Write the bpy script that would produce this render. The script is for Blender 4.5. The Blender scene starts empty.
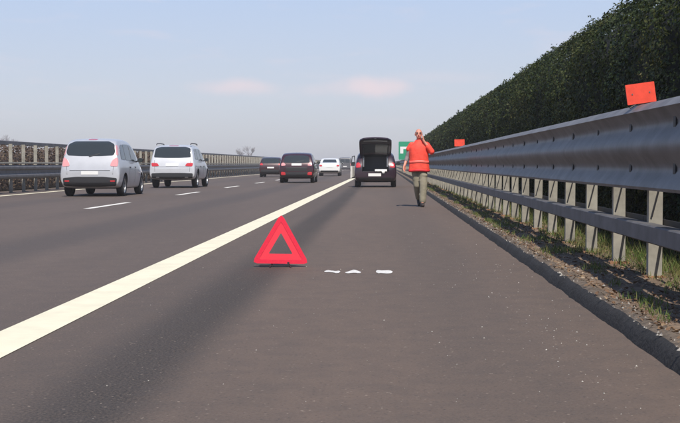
import bpy, bmesh, math, random
import numpy as np
from mathutils import Vector, Matrix, noise
from mathutils.bvhtree import BVHTree
R = math.radians
random.seed(7); rng = np.random.default_rng(7)
scene = bpy.context.scene
COL = scene.collection

# ------------------------------------------------------------------ camera
CAM_H = 0.98
cam = bpy.data.cameras.new('camera'); cam_o = bpy.data.objects.new('camera', cam); COL.objects.link(cam_o)
cam.sensor_width = 36.0; cam.lens = 36.0 * 1250 / 680
cam.clip_start = 0.05; cam.clip_end = 6000
cam_o.location = (0, 0, CAM_H)
cam_o.rotation_euler = (R(90) - math.atan(47.5 / 1250), 0, math.atan(44 / 1250))
scene.camera = cam_o

# ------------------------------------------------------------------ sky and sun
SUN_EL, SUN_AZ = R(50), R(11)          # azimuth measured from straight behind the camera towards the right
S = Vector((math.sin(SUN_AZ) * math.cos(SUN_EL), -math.cos(SUN_AZ) * math.cos(SUN_EL), math.sin(SUN_EL)))
world = bpy.data.worlds.new('World'); scene.world = world; world.use_nodes = True
nt = world.node_tree; nt.nodes.clear()
def wn(t, **k):
    n = nt.nodes.new(t)
    for a, b in k.items(): setattr(n, a, b)
    return n
sky = wn('ShaderNodeTexSky', sky_type='NISHITA', sun_disc=False, sun_elevation=SUN_EL,
         sun_rotation=math.atan2(S.x, S.y), air_density=1.0, dust_density=1.0, ozone_density=2.5, altitude=50)
tc = wn('ShaderNodeTexCoord')
sep = wn('ShaderNodeSeparateXYZ'); nt.links.new(tc.outputs['Generated'], sep.inputs[0])
# pale spring haze: the whole sky is veiled towards the horizon
ramp = wn('ShaderNodeValToRGB'); nt.links.new(sep.outputs['Z'], ramp.inputs[0])
cr = ramp.color_ramp; cr.elements[0].position = 0.0; cr.elements[0].color = (6.0, 6.1, 6.6, 1)
cr.elements[1].position = 0.7; cr.elements[1].color = (1.5, 2.6, 5.2, 1)
e = cr.elements.new(0.05); e.color = (6.1, 6.55, 7.6, 1)
e = cr.elements.new(0.13); e.color = (5.2, 6.3, 8.5, 1)
e = cr.elements.new(0.35); e.color = (2.7, 3.9, 6.4, 1)
veil = wn('ShaderNodeMix', data_type='RGBA'); veil.inputs[0].default_value = 0.85
nt.links.new(sky.outputs[0], veil.inputs[6]); nt.links.new(ramp.outputs[0], veil.inputs[7])
# small fair-weather clouds low over the horizon, all the way round
mp = wn('ShaderNodeMapping'); mp.inputs['Scale'].default_value = (11, 11, 60); mp.inputs['Location'].default_value = (3.1, 0.2, 0.55)
nt.links.new(tc.outputs['Generated'], mp.inputs[0])
cn = wn('ShaderNodeTexNoise'); cn.inputs['Scale'].default_value = 1.0; cn.inputs['Detail'].default_value = 5; cn.inputs['Roughness'].default_value = 0.5
nt.links.new(mp.outputs[0], cn.inputs[0])
cb = wn('ShaderNodeMapRange'); cb.inputs[1].default_value = 0.56; cb.inputs[2].default_value = 0.80; cb.inputs[4].default_value = 0.35
nt.links.new(cn.outputs[0], cb.inputs[0])
cz = wn('ShaderNodeMapRange'); cz.inputs[1].default_value = 0.02; cz.inputs[2].default_value = 0.05; nt.links.new(sep.outputs['Z'], cz.inputs[0])
cm = wn('ShaderNodeMath', operation='MULTIPLY'); nt.links.new(cb.outputs[0], cm.inputs[0]); nt.links.new(cz.outputs[0], cm.inputs[1])
def cloud_blob(px, py, wx, wy, amt):
    """one soft cloud at a fixed direction of the sky"""
    d = Vector(((px - 384) / 1250, 1, (164 - py) / 1250)).normalized()
    sub = wn('ShaderNodeVectorMath', operation='SUBTRACT'); nt.links.new(tc.outputs['Generated'], sub.inputs[0]); sub.inputs[1].default_value = d
    mul = wn('ShaderNodeVectorMath', operation='MULTIPLY'); nt.links.new(sub.outputs[0], mul.inputs[0]); mul.inputs[1].default_value = (1 / wx, 1 / wx, 1 / wy)
    nz = wn('ShaderNodeTexNoise'); nz.inputs['Scale'].default_value = 45; nz.inputs['Detail'].default_value = 5
    nt.links.new(tc.outputs['Generated'], nz.inputs[0])
    ad = wn('ShaderNodeVectorMath', operation='MULTIPLY_ADD'); nt.links.new(nz.outputs[1], ad.inputs[0]); ad.inputs[1].default_value = (.9, .9, .9); nt.links.new(mul.outputs[0], ad.inputs[2])
    ad2 = wn('ShaderNodeVectorMath', operation='SUBTRACT'); nt.links.new(ad.outputs[0], ad2.inputs[0]); ad2.inputs[1].default_value = (.45, .45, .45)
    ln = wn('ShaderNodeVectorMath', operation='LENGTH'); nt.links.new(ad2.outputs[0], ln.inputs[0])
    mr = wn('ShaderNodeMapRange', interpolation_type='SMOOTHSTEP'); mr.inputs[1].default_value = 1.25; mr.inputs[2].default_value = 0.1; mr.inputs[3].default_value = 0; mr.inputs[4].default_value = amt
    nt.links.new(ln.outputs['Value'], mr.inputs[0])
    return mr.outputs[0]
tot = cm.outputs[0]
for args in ((370, 87, .036, .0100, 1.0), (236, 87, .036, .0080, .75), (322, 90, .03, .006, .3), (425, 78, .06, .006, .2)):
    b = cloud_blob(*args)
    mx = wn('ShaderNodeMath', operation='MAXIMUM'); nt.links.new(tot, mx.inputs[0]); nt.links.new(b, mx.inputs[1]); tot = mx.outputs[0]
cl = wn('ShaderNodeMix', data_type='RGBA'); nt.links.new(tot, cl.inputs[0]); nt.links.new(veil.outputs[2], cl.inputs[6]); cl.inputs[7].default_value = (7.9, 7.0, 7.5, 1)
bg = wn('ShaderNodeBackground'); bg.inputs[1].default_value = 0.105
wo = wn('ShaderNodeOutputWorld'); nt.links.new(cl.outputs[2], bg.inputs[0]); nt.links.new(bg.outputs[0], wo.inputs[0])
sl = bpy.data.lights.new('sun', 'SUN'); sl.energy = 5.0; sl.angle = R(0.6); sl.color = (1.0, 0.93, 0.83)
so = bpy.data.objects.new('sun', sl); COL.objects.link(so); so.rotation_euler = S.to_track_quat('Z', 'Y').to_euler()
so.location = (20, -30, 40)
vs = scene.view_settings; vs.view_transform = 'Standard'; vs.look = 'None'; vs.gamma = 1; vs.exposure = 0.0; vs.use_curve_mapping = False
scene.cycles.use_denoising = True
scene.cycles.max_bounces = 6; scene.cycles.volume_bounces = 0
scene.cycles.caustics_reflective = False; scene.cycles.caustics_refractive = False

# ------------------------------------------------------------------ materials
def mat(name, col, rough=.6, metal=0., coat=0., var=0., vscale=8., bump=0., bscale=60., spec=.5, dark=None, trans=0.):
    m = bpy.data.materials.new(name); m.use_nodes = True
    t = m.node_tree; p = t.nodes['Principled BSDF']
    p.inputs['Base Color'].default_value = (*col, 1); p.inputs['Roughness'].default_value = rough; p.inputs['Metallic'].default_value = metal
    p.inputs['Coat Weight'].default_value = coat; p.inputs['Coat Roughness'].default_value = .06; p.inputs['Specular IOR Level'].default_value = spec
    p.inputs['Transmission Weight'].default_value = trans
    g = t.nodes.new('ShaderNodeNewGeometry')
    if var:
        n = t.nodes.new('ShaderNodeTexNoise'); n.inputs['Scale'].default_value = vscale; n.inputs['Detail'].default_value = 6; n.inputs['Roughness'].default_value = .65
        t.links.new(g.outputs['Position'], n.inputs[0])
        mr = t.nodes.new('ShaderNodeMapRange'); mr.inputs[1].default_value = .3; mr.inputs[2].default_value = .7; t.links.new(n.outputs[0], mr.inputs[0])
        mx = t.nodes.new('ShaderNodeMix'); mx.data_type = 'RGBA'; t.links.new(mr.outputs[0], mx.inputs[0])
        a = dark or tuple(c * (1 - var) for c in col); b = tuple(min(1, c * (1 + var * .6)) for c in col)
        mx.inputs[6].default_value = (*a, 1); mx.inputs[7].default_value = (*b, 1); t.links.new(mx.outputs[2], p.inputs['Base Color'])
    if bump:
        n = t.nodes.new('ShaderNodeTexNoise'); n.inputs['Scale'].default_value = bscale; n.inputs['Detail'].default_value = 4
        t.links.new(g.outputs['Position'], n.inputs[0])
        b = t.nodes.new('ShaderNodeBump'); b.inputs['Strength'].default_value = bump; b.inputs['Distance'].default_value = .01
        t.links.new(n.outputs[0], b.inputs['Height']); t.links.new(b.outputs[0], p.inputs['Normal'])
    return m

def asphalt():
    m = bpy.data.materials.new('asphalt'); m.use_nodes = True; t = m.node_tree; L = t.links.new
    p = t.nodes['Principled BSDF']; p.inputs['Roughness'].default_value = .82; p.inputs['Specular IOR Level'].default_value = .35
    N = t.nodes.new
    g = N('ShaderNodeNewGeometry'); sx = N('ShaderNodeSeparateXYZ'); L(g.outputs['Position'], sx.inputs[0])
    def noise_(scale, det=5, vec=None, rough=.6):
        n = N('ShaderNodeTexNoise'); n.inputs['Scale'].default_value = scale; n.inputs['Detail'].default_value = det; n.inputs['Roughness'].default_value = rough
        L(vec or g.outputs['Position'], n.inputs[0]); return n.outputs[0]
    def mr(src, a, b, c, d, sm=True):
        n = N('ShaderNodeMapRange'); n.interpolation_type = 'SMOOTHSTEP' if sm else 'LINEAR'
        for i, v in enumerate((a, b, c, d)): n.inputs[i + 1].default_value = v
        L(src, n.inputs[0]); return n.outputs[0]
    def mth(op, a, b):
        n = N('ShaderNodeMath'); n.operation = op
        for i, v in enumerate((a, b)):
            if isinstance(v, (int, float)): n.inputs[i].default_value = v
            else: L(v, n.inputs[i])
        return n.outputs[0]
    def mix(f, a, b):
        n = N('ShaderNodeMix'); n.data_type = 'RGBA'; L(f, n.inputs[0])
        for i, v in ((6, a), (7, b)):
            if isinstance(v, tuple): n.inputs[i].default_value = (*v, 1)
            else: L(v, n.inputs[i])
        return n.outputs[2]
    # stretched along the direction of travel
    mpn = N('ShaderNodeMapping'); mpn.inputs['Scale'].default_value = (1, .12, 1); L(g.outputs['Position'], mpn.inputs[0])
    wob = mth('MULTIPLY_ADD', noise_(.35, 3), 0.0)
    X = sx.outputs['X']
    wv = mth('ADD', X, mth('MULTIPLY', mth('SUBTRACT', noise_(.5, 4, mpn.outputs[0]), .5), .3))
    shoulder = mr(X, -2.0, -1.9, 0, 1)
    base = mix(shoulder, (.118, .089, .075), (.138, .099, .077))
    big = mr(noise_(.7, 5, mpn.outputs[0]), .3, .7, 0, 1)
    base = mix(big, base, mix(shoulder, (.088, .068, .059), (.104, .077, .062)))
    def band(x0, w, col, amt, fac):
        nonlocal base
        d = mth('ABSOLUTE', mth('SUBTRACT', wv, x0), 0)
        f = mth('MULTIPLY', mr(d, w * .25, w, amt, 0), mr(noise_(fac, 4, mpn.outputs[0]), .25, .6, .72, 1))
        base = mix(f, base, col)
    band(-1.18, .38, (.020, .018, .017), 1.0, .8)      # bitumen-stained paving seam in the hard shoulder
    band(-4.25, .75, (.055, .048, .048), .75, .4)      # oil drip line in the slow lane
    band(-9.0, .8, (.045, .042, .045), .45, .4)
    band(-1.60, .5, (.055, .046, .043), .45, .6)
    band(.55, .5, (.085, .066, .056), .5, .5)
    # aggregate
    fine = noise_(75, 4, None, .75)
    base = mix(mr(fine, .38, .66, .0, .6, False), base, (.180, .138, .110))
    vor = N('ShaderNodeTexVoronoi'); vor.inputs['Scale'].default_value = 38; L(g.outputs['Position'], vor.inputs[0])
    sp = mth('MULTIPLY', mr(vor.outputs['Distance'], .16, .30, 1, 0), mr(noise_(23, 2), .56, .66, 0, .8))
    base = mix(sp, base, (.35, .28, .22))
    dk = mth('MULTIPLY', mr(noise_(48, 3), .56, .70, 0, .6), 1.0)
    base = mix(dk, base, (.045, .040, .038))
    mott = mr(noise_(4.5, 6, None, .7), .38, .68, 0, .30)
    base = mix(mott, base, (.070, .060, .056))
    L(base, p.inputs['Base Color'])
    b = N('ShaderNodeBump'); b.inputs['Strength'].default_value = .55; b.inputs['Distance'].default_value = .006
    L(mth('ADD', fine, mth('MULTIPLY', noise_(60, 3), .8)), b.inputs['Height']); L(b.outputs[0], p.inputs['Normal'])
    return m

def leafmat(name, cols, rough=.5, trans=.25):
    m = bpy.data.materials.new(name); m.use_nodes = True; t = m.node_tree; p = t.nodes['Principled BSDF']; p.inputs['Roughness'].default_value = rough
    p.inputs['Specular IOR Level'].default_value = .3
    g = t.nodes.new('ShaderNodeNewGeometry'); rp = t.nodes.new('ShaderNodeValToRGB'); rp.color_ramp.interpolation = 'LINEAR'
    while len(rp.color_ramp.elements) < len(cols): rp.color_ramp.elements.new(.5)
    for i, c in enumerate(cols):
        rp.color_ramp.elements[i].position = i / (len(cols) - 1); rp.color_ramp.elements[i].color = (*c, 1)
    n = t.nodes.new('ShaderNodeTexNoise'); n.inputs['Scale'].default_value = .9; n.inputs['Detail'].default_value = 4; t.links.new(g.outputs['Position'], n.inputs[0])
    mt = t.nodes.new('ShaderNodeMath'); mt.operation = 'MULTIPLY_ADD'; t.links.new(g.outputs['Random Per Island'], mt.inputs[0]); mt.inputs[1].default_value = .6
    mr = t.nodes.new('ShaderNodeMapRange'); mr.inputs[1].default_value = .3; mr.inputs[2].default_value = .7; mr.inputs[4].default_value = .4; t.links.new(n.outputs[0], mr.inputs[0])
    t.links.new(mr.outputs[0], mt.inputs[2]); t.links.new(mt.outputs[0], rp.inputs[0]); t.links.new(rp.outputs[0], p.inputs['Base Color'])
    if trans:
        tr = t.nodes.new('ShaderNodeBsdfTranslucent'); t.links.new(rp.outputs[0], tr.inputs[0])
        ms = t.nodes.new('ShaderNodeMixShader'); ms.inputs[0].default_value = trans
        t.links.new(p.outputs[0], ms.inputs[1]); t.links.new(tr.outputs[0], ms.inputs[2]); t.links.new(ms.outputs[0], t.nodes['Material Output'].inputs[0])
    return m

def paintmat(name, col, worn, scale=25):
    """road paint, cracked and rubbed through"""
    m = mat(name, col, .7, var=.12, vscale=3)
    t = m.node_tree; p = t.nodes['Principled BSDF']
    src = p.inputs['Base Color'].links[0].from_socket
    g = t.nodes.new('ShaderNodeNewGeometry'); n = t.nodes.new('ShaderNodeTexNoise'); n.inputs['Scale'].default_value = scale; n.inputs['Detail'].default_value = 8; n.inputs['Roughness'].default_value = .75
    t.links.new(g.outputs['Position'], n.inputs[0])
    mr = t.nodes.new('ShaderNodeMapRange'); mr.inputs[1].default_value = worn; mr.inputs[2].default_value = worn + .07; mr.inputs[4].default_value = .8; t.links.new(n.outputs[0], mr.inputs[0])
    mx = t.nodes.new('ShaderNodeMix'); mx.data_type = 'RGBA'; t.links.new(mr.outputs[0], mx.inputs[0]); t.links.new(src, mx.inputs[6]); mx.inputs[7].default_value = (.14, .13, .12, 1)
    t.links.new(mx.outputs[2], p.inputs['Base Color'])
    return m

M = {}
M['asphalt'] = asphalt()
M['line'] = paintmat('edge_line_paint', (.80, .74, .55), .69)
M['dash'] = paintmat('lane_paint', (.80, .77, .70), .68)
M['mark'] = paintmat('worn_mark_paint', (.74, .72, .68), .55, 30)
M['ground'] = mat('field_soil', (.13, .115, .07), .95, var=.4, vscale=.6, bump=.5, bscale=4)
M['verge'] = mat('verge_soil', (.20, .14, .095), .95, var=.55, vscale=9, bump=1., bscale=30)
M['kerb'] = mat('bitumen_kerb', (.022, .020, .019), .85, var=.5, vscale=14, bump=1., bscale=45)
M['kerbtop'] = mat('kerb_grit', (.15, .115, .085), .95, var=.65, vscale=16, bump=1., bscale=60)
M['zinc'] = mat('galvanised_steel', (.165, .16, .165), .55, metal=.15, var=.35, vscale=3.5, bump=.25, bscale=9)
M['zinc_dull'] = mat('weathered_steel', (.13, .127, .135), .6, metal=.15, var=.35, vscale=4)
M['post'] = mat('post_zinc', (.30, .285, .245), .75, metal=.0, var=.35, vscale=5)
M['rust'] = mat('rusty_steel', (.33, .17, .09), .85, var=.5, vscale=20)
M['bolt'] = mat('bolt_dark', (.03, .03, .035), .6, metal=.3)
M['hedge'] = leafmat('ivy_leaves', [(.008, .015, .004), (.014, .025, .006), (.032, .050, .012), (.075, .088, .025), (.125, .112, .04)], .55)
M['hedge_core'] = mat('hedge_twigs', (.012, .014, .008), .95, var=.4)
M['brown'] = leafmat('winter_shrub_leaves', [(.06, .04, .03), (.10, .065, .05), (.14, .10, .07), (.12, .10, .06)], .7, .15)
M['brown_core'] = mat('winter_shrub_twigs', (.075, .05, .04), .95, var=.4, vscale=6, bump=1., bscale=12)
M['bark'] = mat('bare_bark', (.17, .14, .14), .9, var=.3)
M['grass'] = leafmat('verge_grass', [(.06, .12, .025), (.11, .17, .04), (.20, .20, .075), (.32, .26, .12)], .6, .3)
M['litter'] = leafmat('dry_leaf_litter', [(.10, .06, .035), (.17, .10, .06), (.26, .18, .11), (.46, .40, .31)], .8, .1)
M['stone'] = leafmat('pale_grit', [(.24, .22, .2), (.36, .34, .31), (.55, .53, .49)], .85, 0)
M['tyre'] = mat('tyre_rubber', (.018, .018, .02), .85)
M['rim'] = mat('alloy_rim', (.42, .43, .45), .35, metal=.8)
M['black'] = mat('black_plastic', (.022, .022, .025), .55)
M['trim'] = mat('charcoal_trim', (.055, .055, .06), .6)
M['glass'] = mat('tinted_glass', (.030, .036, .038), .07, spec=.8)
M['red_lens'] = mat('red_lens', (.55, .035, .045), .18, coat=.6)
M['pink_lens'] = mat('pale_red_lens', (.72, .33, .34), .15, coat=.6)
M['white_lens'] = mat('clear_lens', (.75, .75, .75), .1, coat=.6)
M['plate'] = mat('number_plate', (.80, .80, .78), .4)
M['silver'] = mat('silver_paint', (.54, .55, .58), .33, metal=.25, coat=.5, var=.08, vscale=2.5)
M['silver2'] = mat('pale_silver_paint', (.62, .63, .66), .33, metal=.25, coat=.5, var=.08, vscale=2.5)
M['white'] = mat('white_paint', (.78, .78, .77), .35, coat=.7)
M['maroon'] = mat('maroon_paint', (.040, .007, .013), .3, metal=.2, coat=.8)
M['brownred'] = mat('dark_claret_paint', (.045, .015, .018), .32, metal=.2, coat=.8)
M['plum'] = mat('dark_plum_paint', (.028, .012, .022), .3, metal=.2, coat=.8)
M['grey'] = mat('dark_grey_paint', (.10, .10, .11), .4, coat=.5)
M['tri_red'] = mat('triangle_reflector', (.80, .022, .060), .35, coat=.4, var=.1, vscale=40)
M['tri_inner'] = mat('triangle_fluorescent', (.86, .040, .070), .5, var=.06, vscale=60)
M['orange'] = mat('orange_red_panel', (.84, .075, .04), .55, var=.18, vscale=14)
M['vest'] = mat('hi_vis_vest', (.92, .075, .045), .7, var=.2, vscale=14, bump=1., bscale=13)
M['vest_dark'] = mat('vest_red_edge', (.62, .02, .03), .7)
M['vest_band'] = mat('vest_reflective_band', (.92, .14, .11), .45)
M['skin'] = mat('skin', (.66, .28, .20), .55, var=.12, vscale=20)
M['shirt'] = mat('grey_shirt', (.24, .20, .21), .9, var=.2, vscale=12, bump=.5, bscale=20)
M['khaki'] = mat('khaki_cloth', (.27, .245, .18), .9, var=.2, vscale=10, bump=1., bscale=14)
M['shoe'] = mat('dark_shoe', (.03, .022, .02), .6)
M['hair'] = mat('short_dark_hair', (.03, .022, .018), .8)
M['eye'] = mat('eye_dark', (.02, .015, .015), .3)
M['cloth'] = mat('white_cloth', (.80, .79, .76), .9)
M['green'] = mat('green_sign_sheeting', (.008, .28, .145), .45)
M['signwhite'] = mat('white_sign_sheeting', (.8, .8, .8), .45)

# ------------------------------------------------------------------ mesh helpers
def tag(o, label=None, cat=None, group=None, kind=None):
    if label: o['label'] = label
    if cat: o['category'] = cat
    if group: o['group'] = group
    if kind: o['kind'] = kind
    return o
def empty(name, loc=(0, 0, 0), rz=0.):
    o = bpy.data.objects.new(name, None); COL.objects.link(o); o.location = loc; o.rotation_euler = (0, 0, rz); o.empty_display_size = .2
    return o
def link(name, me, m=None, parent=None, loc=None):
    o = bpy.data.objects.new(name, me); COL.objects.link(o)
    if m is not None and len(me.materials) == 0: me.materials.append(M[m] if isinstance(m, str) else m)
    if parent is not None: o.parent = parent
    if loc is not None: o.location = loc
    return o
class MB:
    def __init__(s): s.v = []; s.f = []
    def add(s, v, f):
        b = len(s.v); s.v += [tuple(p) for p in v]; s.f += [tuple(i + b for i in q) for q in f]; return s
    def box(s, x0, x1, y0, y1, z0, z1, bev=0.):
        if bev:
            prof = [(x0 + bev, z0), (x1 - bev, z0), (x1, z0 + bev), (x1, z1 - bev), (x1 - bev, z1), (x0 + bev, z1), (x0, z1 - bev), (x0, z0 + bev)]
            return s.prism(prof, y0, y1)
        v = [(x, y, z) for z in (z0, z1) for y in (y0, y1) for x in (x0, x1)]
        return s.add(v, [(0, 2, 3, 1), (4, 5, 7, 6), (0, 1, 5, 4), (2, 6, 7, 3), (0, 4, 6, 2), (1, 3, 7, 5)])
    def prism(s, prof, y0, y1):
        n = len(prof); v = [(x, y0, z) for x, z in prof] + [(x, y1, z) for x, z in prof]
        f = [(i, (i + 1) % n, n + (i + 1) % n, n + i) for i in range(n)] + [tuple(reversed(range(n))), tuple(range(n, 2 * n))]
        return s.add(v, f)
    def tube(s, pts, rad, seg=10, cap=True):
        pts = [Vector(p) for p in pts]; rings = []
        rad = rad if isinstance(rad, (list, tuple)) else [rad] * len(pts)
        for i, p in enumerate(pts):
            d = (pts[min(i + 1, len(pts) - 1)] - pts[max(i - 1, 0)]).normalized()
            q = d.to_track_quat('Z', 'Y')
            rings.append([p + q @ Vector((rad[i] * math.cos(a), rad[i] * math.sin(a), 0)) for a in [2 * math.pi * k / seg for k in range(seg)]])
        v = [p for r in rings for p in r]; f = []
        for i in range(len(pts) - 1):
            for k in range(seg):
                a, b = i * seg + k, i * seg + (k + 1) % seg; f.append((a, b, b + seg, a + seg))
        if cap: f += [tuple(reversed(range(seg))), tuple(range(len(v) - seg, len(v)))]
        return s.add(v, f)
    def ball(s, c, r, seg=12, ring=8):
        r = r if isinstance(r, (tuple, list)) else (r, r, r)
        v = [(c[0], c[1], c[2] - r[2])]; f = []
        for i in range(1, ring):
            t = -math.pi / 2 + math.pi * i / ring
            for k in range(seg):
                a = 2 * math.pi * k / seg; v.append((c[0] + r[0] * math.cos(t) * math.cos(a), c[1] + r[1] * math.cos(t) * math.sin(a), c[2] + r[2] * math.sin(t)))
        v.append((c[0], c[1], c[2] + r[2])); n = len(v)
        for k in range(seg): f.append((0, 1 + (k + 1) % seg, 1 + k)); f.append((n - 1, n - 1 - seg + k, n - 1 - seg + (k + 1) % seg))
        for i in range(ring - 2):
            for k in range(seg): a, b = 1 + i * seg + k, 1 + i * seg + (k + 1) % seg; f.append((a, b, b + seg, a + seg))
        return s.add(v, f)
    def limb(s, pts, rad, seg=12):
        s.tube(pts, rad, seg)
        for p, r in zip(pts, rad): s.ball(p, r)
        return s
    def lathe_x(s, prof, seg=24):          # profile of (x, radius), axle along x
        v = [(x, r * math.cos(a), r * math.sin(a)) for x, r in prof for a in [2 * math.pi * k / seg for k in range(seg)]]; f = []
        for i in range(len(prof) - 1):
            for k in range(seg): a, b = i * seg + k, i * seg + (k + 1) % seg; f.append((a, b, b + seg, a + seg))
        return s.add(v, f)
    def mesh(s, name='mesh', smooth=False, fix=True):
        me = bpy.data.meshes.new(name); me.from_pydata(s.v, [], s.f); me.update()
        if fix:
            bm = bmesh.new(); bm.from_mesh(me); bmesh.ops.recalc_face_normals(bm, faces=bm.faces); bm.to_mesh(me); bm.free()
        if smooth: me.shade_smooth()
        return me
    def build(s, name, m, parent=None, loc=None, smooth=False, angle=None):
        me = s.mesh(name, smooth)
        if angle: me.set_sharp_from_angle(angle=R(angle))
        return link(name, me, m, parent, loc)
def bake(o):
    """apply the modifiers of o into its mesh"""
    bpy.context.view_layer.update()
    dg = bpy.context.evaluated_depsgraph_get(); me = bpy.data.meshes.new_from_object(o.evaluated_get(dg)); o.modifiers.clear(); o.data = me; return o
def quads(name, P, U, V, m, parent=None, kind=None):
    """many small leaf quads: centre P, half axes U and V (numpy n x 3); diamond leaves bent along the middle"""
    n = len(P); W = np.cross(U, V); W /= (np.linalg.norm(W, axis=1, keepdims=True) + 1e-9)
    lift = W * np.linalg.norm(V, axis=1, keepdims=True) * .35
    vs_ = np.stack([P - U, P - V + lift, P + U, P + V + lift], 1).reshape(-1, 3)
    me = bpy.data.meshes.new(name); me.vertices.add(4 * n); me.vertices.foreach_set('co', vs_.astype(np.float32).ravel())
    idx = np.arange(4 * n).reshape(n, 4); tri = np.concatenate([idx[:, [0, 1, 2]], idx[:, [0, 2, 3]]], 1).ravel()
    me.loops.add(len(tri)); me.loops.foreach_set('vertex_index', tri.astype(np.int32))
    me.polygons.add(2 * n); me.polygons.foreach_set('loop_start', np.arange(0, 6 * n, 3, dtype=np.int32)); me.polygons.foreach_set('loop_total', np.full(2 * n, 3, np.int32))
    me.update(); me.validate()
    o = link(name, me, m, parent)
    if kind: o['kind'] = kind
    return o
def sheet(name, x0, x1, y0, y1, z, m, parent=None, ny=1):
    v = []; f = []
    for i in range(ny + 1): y = y0 + (y1 - y0) * i / ny; v += [(x0, y, z), (x1, y, z)]
    for i in range(ny): f.append((2 * i, 2 * i + 1, 2 * i + 3, 2 * i + 2))
    return MB().add(v, f).build(name, m, parent)

# ------------------------------------------------------------------ ground, road, kerb, verge
FAR = 1600
KX = 1.37                                     # face of the kerb
tag(sheet('ground', -1200, 1200, -40, FAR, -.03, 'ground'), kind='structure')
road = tag(sheet('road', -13.6, KX + .06, -30, FAR - 5, 0, 'asphalt', ny=40), kind='structure')
EL0, EL1 = -2.24, -1.93
sheet('edge_line', EL0, EL1, -20, 700, .004, 'line', road)
sheet('edge_line', -11.85, -11.60, -20, 700, .004, 'line', road)
dm = sheet('lane_dash', -.085, .085, 0, 4.5, .004, 'dash', road)
dm.location = (-6.5, 15.1, 0)
for k in range(1, 40):
    d = dm.copy(); COL.objects.link(d); d.parent = road; d.location = (-6.5, 15.1 + 12 * k, 0)
# kerb: a rough bitumen upstand, its lip broken and gritty
def kerb_strip():
    v = []; f = []; ys = [-6 + .09 * i for i in range(800)]
    y = ys[-1]
    while y < 420: y += .5 + (y - 60) * .01; ys.append(y)
    for y in ys:
        a = noise.noise((y * 1.7, 0, 3)) * .018 + noise.noise((y * 7, 1, 5)) * .012; b = noise.noise((y * 3.1, 4, 9)) * .014
        c = noise.noise((y * 9, 8, 1)) * .01
        v += [(KX + a, y, .0), (KX + .018 + a + b * .5, y, .062 + b + c), (KX + .05 + a, y, .098 + b + c), (KX + .10 + b, y, .112 + c), (KX + .17, y, .095 + b)]
    for i in range(len(ys) - 1):
        for k in range(4): a = i * 5 + k; f.append((a, a + 1, a + 6, a + 5))
    me = MB().add(v, f).mesh('kerb', True); me.materials.append(M['kerb']); me.materials.append(M['kerbtop'])
    for i, p in enumerate(me.polygons): p.material_index = 1 if i % 4 >= 2 else 0
    return tag(link('kerb', me), kind='structure')
kerb_strip()
def vz(x, y):
    return .075 + .035 * noise.noise((x * 1.6, y * 1.1, 2)) + .02 * noise.noise((x * 6, y * 5, 7)) + max(0, x - 2.6) * .02
def verge():
    xs = [KX + .13, KX + .25, KX + .38, KX + .5, KX + .62, KX + .75, KX + .9, 2.6, 3.2, 4.2, 5.5]
    ys = [-6 + .16 * i for i in range(420)]; y = ys[-1]
    while y < 420: y += 1 + (y - 60) * .02; ys.append(y)
    v = [(x, y, vz(x, y) if x > KX + .2 else .085 + .01 * noise.noise((y * 4, 2, 2))) for y in ys for x in xs]; n = len(xs)
    f = [(i * n + k, i * n + k + 1, (i + 1) * n + k + 1, (i + 1) * n + k) for i in range(len(ys) - 1) for k in range(n - 1)]
    return tag(MB().add(v, f).build('verge', 'verge', smooth=True), kind='structure')
verge()

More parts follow.
